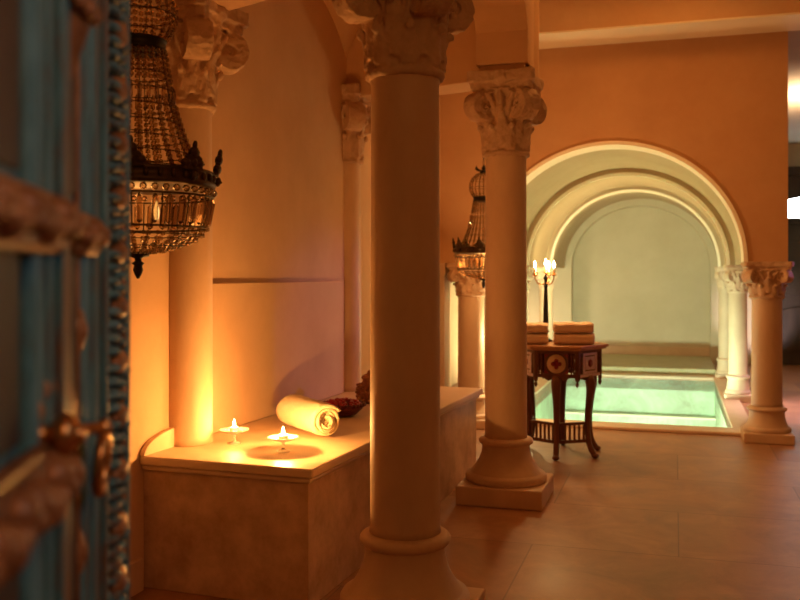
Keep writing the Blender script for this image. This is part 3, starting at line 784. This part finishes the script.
# beaded carved edging between the two edge fillets
ed = MB(); z = .03; i = 0
while z < 2.42:
    big = (i % 4 == 0)
    ed.ell((.006, -.066, z), (.020 if big else .014, .030 if big else .022, .013 if big else .0085), 10, 8)
    ed.ell((.004, -.135, z + .011), (.018, .034, .008), 10, 6, mtx=None)
    ed.ell((.004, -.182, z), (.009, .012, .007), 8, 6)
    z += .026 if big else .020; i += 1
ed.build('carved_edging', M['teal'], D)
ed2 = MB(); z = .06; i = 0
while z < 2.42:
    ed2.ell((.010, -.100, z), (.016, .045, .019), 12, 8); ed2.ell((.005, -.035, z + .03), (.010, .016, .02), 10, 6); z += .085
ed2.build('rosette', M['gilt'], D)
# rails
def rail(z0, z1, k0, k1, dp, name='carved_rail'):
    r_ = MB(); zc = (z0 + z1) / 2; h = z1 - z0
    r_.box(0, dp * .6, -k1, -k0, z0 + h * .1, z1 - h * .1)
    r_.tube([(dp * .3, -k0, z0 + h * .12), (dp * .3, -k1, z0 + h * .12)], h * .14, 10); r_.tube([(dp * .3, -k0, z1 - h * .12), (dp * .3, -k1, z1 - h * .12)], h * .12, 10)
    k = k0 + .02; j = 0
    while k < k1 - .01:
        r_.ell((dp * .5, -k, zc + h * .12 * sin(j * 2.2)), (dp * .55, .024, h * .30), 12, 8)
        r_.ell((dp * .62, -k - .016, zc - h * .1), (dp * .4, .012, h * .18), 10, 6); k += .045; j += 1
    return r_.build(name, M['gilt'], D)
rail(1.325, 1.378, .30, .43, .034); rail(1.322, 1.385, .56, 1.1, .050)
rail(1.055, 1.135, .57, 1.1, .05)
rail(.56, .63, .285, 1.1, .05); rail(1.93, 2.0, .285, 1.1, .05)
# diamond bosses hanging down from above
for kc, kw, zt, zb, zm in ((.49, .075, 1.86, 1.46, 1.58), (.76, .10, 1.90, 1.50, 1.60)):
    bs = MB()
    ap = (.05 if kc > .5 else .040, -kc, zm)
    base = [(0, -kc - kw, zm + .03), (0, -kc, zb), (0, -kc + kw, zm + .03), (0, -kc, zt)]
    bs.add(base + [ap], [(0, 1, 4), (1, 2, 4), (2, 3, 4), (3, 0, 4), (3, 2, 1, 0)])
    for u in (.2, .4, .6, .8):
        for s in (-1, 1):
            bs.ell((.01 + (ap[0]) * (1 - u) * .9, -kc + s * kw * u, zm + .03 * u + .012), (.012, .012, .012), 8, 6)
    bs.build('diamond_boss', M['gilt'], D, bevel=.004)
for kc, z in ((.37, .80), (.37, 1.23), (.37, .95), (.40, .70)):
    bs = MB(); bs.ell((.003, -kc, z), (.009, .020, .030), 12, 10); bs.ell((.008, -kc, z), (.007, .010, .014), 10, 8)
    bs.build('carved_leaf', M['gilt'], D)
# knob with collar and hanging ring
kb = MB(); my = Matrix.Translation((.0, -.60, 1.138)) @ Matrix.Rotation(pi / 2, 4, 'Y') @ Matrix.Scale(.66, 4)
kb.lathe([(.040, 0), (.042, .006), (.034, .012), (.018, .018), (.014, .030), (.028, .038), (.035, .05), (.031, .062), (.018, .070), (.012, .075), (.013, .079), (.004, .083)], 32, mtx=my)
kb.build('door_knob', M['brass'], D)
kn = MB()
for j in range(10):
    a = 2 * pi * j / 10; kn.ell((.006, -.575 + .050 * cos(a), 1.135 + .050 * sin(a)), (.012, .013, .013), 10, 6)
kn.ell((.006, -.50, 1.155), (.018, .035, .035), 14, 10)
kn.build('knob_plate', M['gilt'], D)
lv = MB(); lv.tube([(.0, -.43, 1.105), (.018, -.42, 1.113), (.034, -.40, 1.112), (.038, -.396, 1.100)], [.010, .008, .007, .007], 10); lv.ell((.038, -.392, 1.108), (.010, .010, .014), 12, 8)
lv.build('ring_hook', M['brass'], D)
rg = MB(); rg.tube([(.036 + .003 * sin(2 * pi * k / 32), -.396 + .026 * cos(2 * pi * k / 32), 1.066 + .034 * sin(2 * pi * k / 32)) for k in range(32)], .0070, 10, True)
rg.build('pull_ring', M['brass'], D)

# ------------------------------------------------------------------ dark door in the far side room, with an arched window over it
E = thing('door_2', 'dark wooden door in the far wall of the side room', 'door', PW(.42, 6.45), PA, kind='structure')
q = MB(); q.box(0, .10, -.10, -.001, 0, 2.85); q.box(.10, 2.3, -.10, -.001, 2.72, 2.85); q.box(2.3, 2.4, -.10, -.001, 0, 2.85); q.box(.10, 2.3, -.09, -.001, 2.03, 2.12)
q.build('frame', M['door_dark'], E, bevel=.006)
q = MB(); 
q.box(.10, 1.195, -.05, -.001, 0.005, 2.03); q.box(1.205, 2.3, -.05, -.001, 0.005, 2.03)
q.build('door_leaf', M['door_dark'], E, bevel=.004)
for x0 in (.22, 1.33):
    q = MB()
    for z0, z1 in ((.2, .85), (1.0, 1.8)):
        q.prism([(x0, z0), (x0 + .85, z0), (x0 + .85, z1 - .2)] + [(x0 + .425 + .425 * cos(pi * i / 12), z1 - .2 + .2 * sin(pi * i / 12)) for i in range(1, 12)] + [(x0, z1 - .2)], -.075, -.05, 'y')
    q.build('raised_panel', M['door_dark'], E, bevel=.01)
Wn = thing('window_1', 'arched daylit window over the dark door', 'window', PW(.42, 6.45), PA, kind='structure')
q = MB(); q.prism([(.16, 2.125)] + [(1.2 - 1.02 * cos(pi * i / 24), 2.125 + .0 + .33 * sin(pi * i / 24) ** .6) for i in range(25)] + [(2.24, 2.125)], -.03, -.01, 'y')
q.build('pane', M['daylight'], Wn)
q = MB()
for x in (.42, .72, 1.0, 1.4, 1.68, 1.98): q.box(x - .014, x + .014, -.05, -.031, 2.13, 2.5)
q.build('glazing_bar', M['door_dark'], Wn)
q = MB()
for s in (0,):
    pts = [(.10, 2.125), (.17, 2.125)] + [(1.2 - 1.02 * cos(pi * i / 24), 2.125 + .33 * sin(pi * i / 24) ** .6) for i in range(25)] + [(2.23, 2.125), (2.3, 2.125), (2.3, 2.72), (.10, 2.72)]
    q.prism(pts, -.06, -.031, 'y')
q.build('window_frame', M['door_dark'], Wn)

# ------------------------------------------------------------------ lights
def point(name, loc, W, col, r=.03):
    l = bpy.data.lights.new(name, 'POINT'); l.energy = W; l.color = col; l.shadow_soft_size = r
    o = bpy.data.objects.new(name, l); COL.objects.link(o); o.location = loc; return o
def area(name, loc, target, W, col, sx, sy):
    l = bpy.data.lights.new(name, 'AREA'); l.shape = 'RECTANGLE'; l.size = sx; l.size_y = sy; l.energy = W; l.color = col
    o = bpy.data.objects.new(name, l); COL.objects.link(o); o.location = loc
    d = Vector(target) - Vector(loc); o.rotation_euler = d.to_track_quat('-Z', 'Y').to_euler(); return o
def spot(name, loc, target, W, col, ang, r=.1, blend=.4):
    l = bpy.data.lights.new(name, 'SPOT'); l.energy = W; l.color = col; l.shadow_soft_size = r; l.spot_size = R(ang); l.spot_blend = blend
    o = bpy.data.objects.new(name, l); COL.objects.link(o); o.location = loc
    o.rotation_euler = (Vector(target) - Vector(loc)).to_track_quat('-Z', 'Y').to_euler(); return o
WARM = (1, .43, .10); AMB = (1, .36, .07)
point('candle_light', (-.735, 3.99, .553 + .097), 3.6, WARM, .013)
point('candle_light', (-.493, 3.80, .553 + .097), 20.0, WARM, .013)
point('candelabra_light', (1.13, 6.72, 1.44), 13, (1, .48, .15), .05)
point('chandelier_light', (-.838, 2.88, 1.53), .6, WARM, .06)
point('chandelier_light', (.655, 7.05, 1.42), 2.5, WARM, .06)
# unseen warm fills added for the room, cool daylight on the door
area('room_fill', (1.7, 5.7, 3.45), (1.7, 5.9, 0), 9, AMB, .8, .8)
area('front_fill', (.9, -.6, 2.6), (.3, 3.5, .6), 7, AMB, .8, .8)
spot('entrance_daylight', (1.1, .3, 2.1), (-.42, 1.2, 1.25), 9, (.86, .94, 1), 50, .25)
# pool lamps in the front wall of the basin
area('pool_lamp', PW(hx0 + .02, 2.2, -.22), PW(-.3, 2.4, -.60), 34, (.90, 1, .72), 3.4, .08).data.spread = R(130)
area('pool_lamp', PW(-1.2, .40, -.30), PW(-1.2, 4.0, -.55), 32, (.86, 1, .70), 1.7, .12).data.spread = R(105)
area('vault_lamp', PW(-1.2, 5.2, 2.1), PW(-1.2, 5.6, 0), .8, (1, .85, .5), .5, .5)
# aisle lamps
area('aisle_lamp', PW(-2.75, 3.2, .12), PW(-3.2, 3.2, 1.3), 50, (1, .72, .32), .12, 4.2)
area('aisle_lamp', PW(-2.95, 5.5, .15), PW(-2.95, 6.4, .9), 7, (1, .80, .5), .3, .3)
spot('aisle_lamp', PW(.5, 5.0, .12), PW(.42, 6.4, .8), 60, (1, .74, .72), 50, .1)
point('column_fill', (1.0, 7.86, .75), 15, (1, .70, .32), .04)  # unseen point light added behind the free column to brighten the short one
# side room: purplish light and ceiling washer
spot('side_room_light', (6.3, 8.0, 2.0), (.0, 5.68, 1.0), 130, (.62, .32, 1), 12, .12, .8)
spot('side_room_lamp', PW(1.3, 2.0, 3.1), PW(.8, 1.7, 0), 420, (1, .62, .66), 44, .2, .8)
area('ceiling_washer', PW(.8, 2.5, 2.55), PW(.75, 2.6, 3.2), 30, (1, .66, .40), .4, .4).data.spread = R(150)

wd = bpy.data.worlds.new('world'); scn.world = wd; wd.use_nodes = True
wd.node_tree.nodes['Background'].inputs[0].default_value = (1, .42, .14, 1); wd.node_tree.nodes['Background'].inputs[1].default_value = .03

# ------------------------------------------------------------------ camera
cam = bpy.data.cameras.new('camera'); co = bpy.data.objects.new('camera', cam); COL.objects.link(co); scn.camera = co
co.location = (0, 0, 1.3); co.rotation_euler = (pi / 2, 0, 0)
cam.sensor_width = 36; cam.lens = 40.5; cam.shift_y = -25 / 800; cam.clip_start = .05
cam.dof.use_dof = True; cam.dof.focus_distance = 3.7; cam.dof.aperture_fstop = 3.2
scn.view_settings.view_transform = 'Standard'; scn.view_settings.look = 'None'; scn.view_settings.gamma = 1
scn.view_settings.use_curve_mapping = False; scn.view_settings.exposure = 0.74
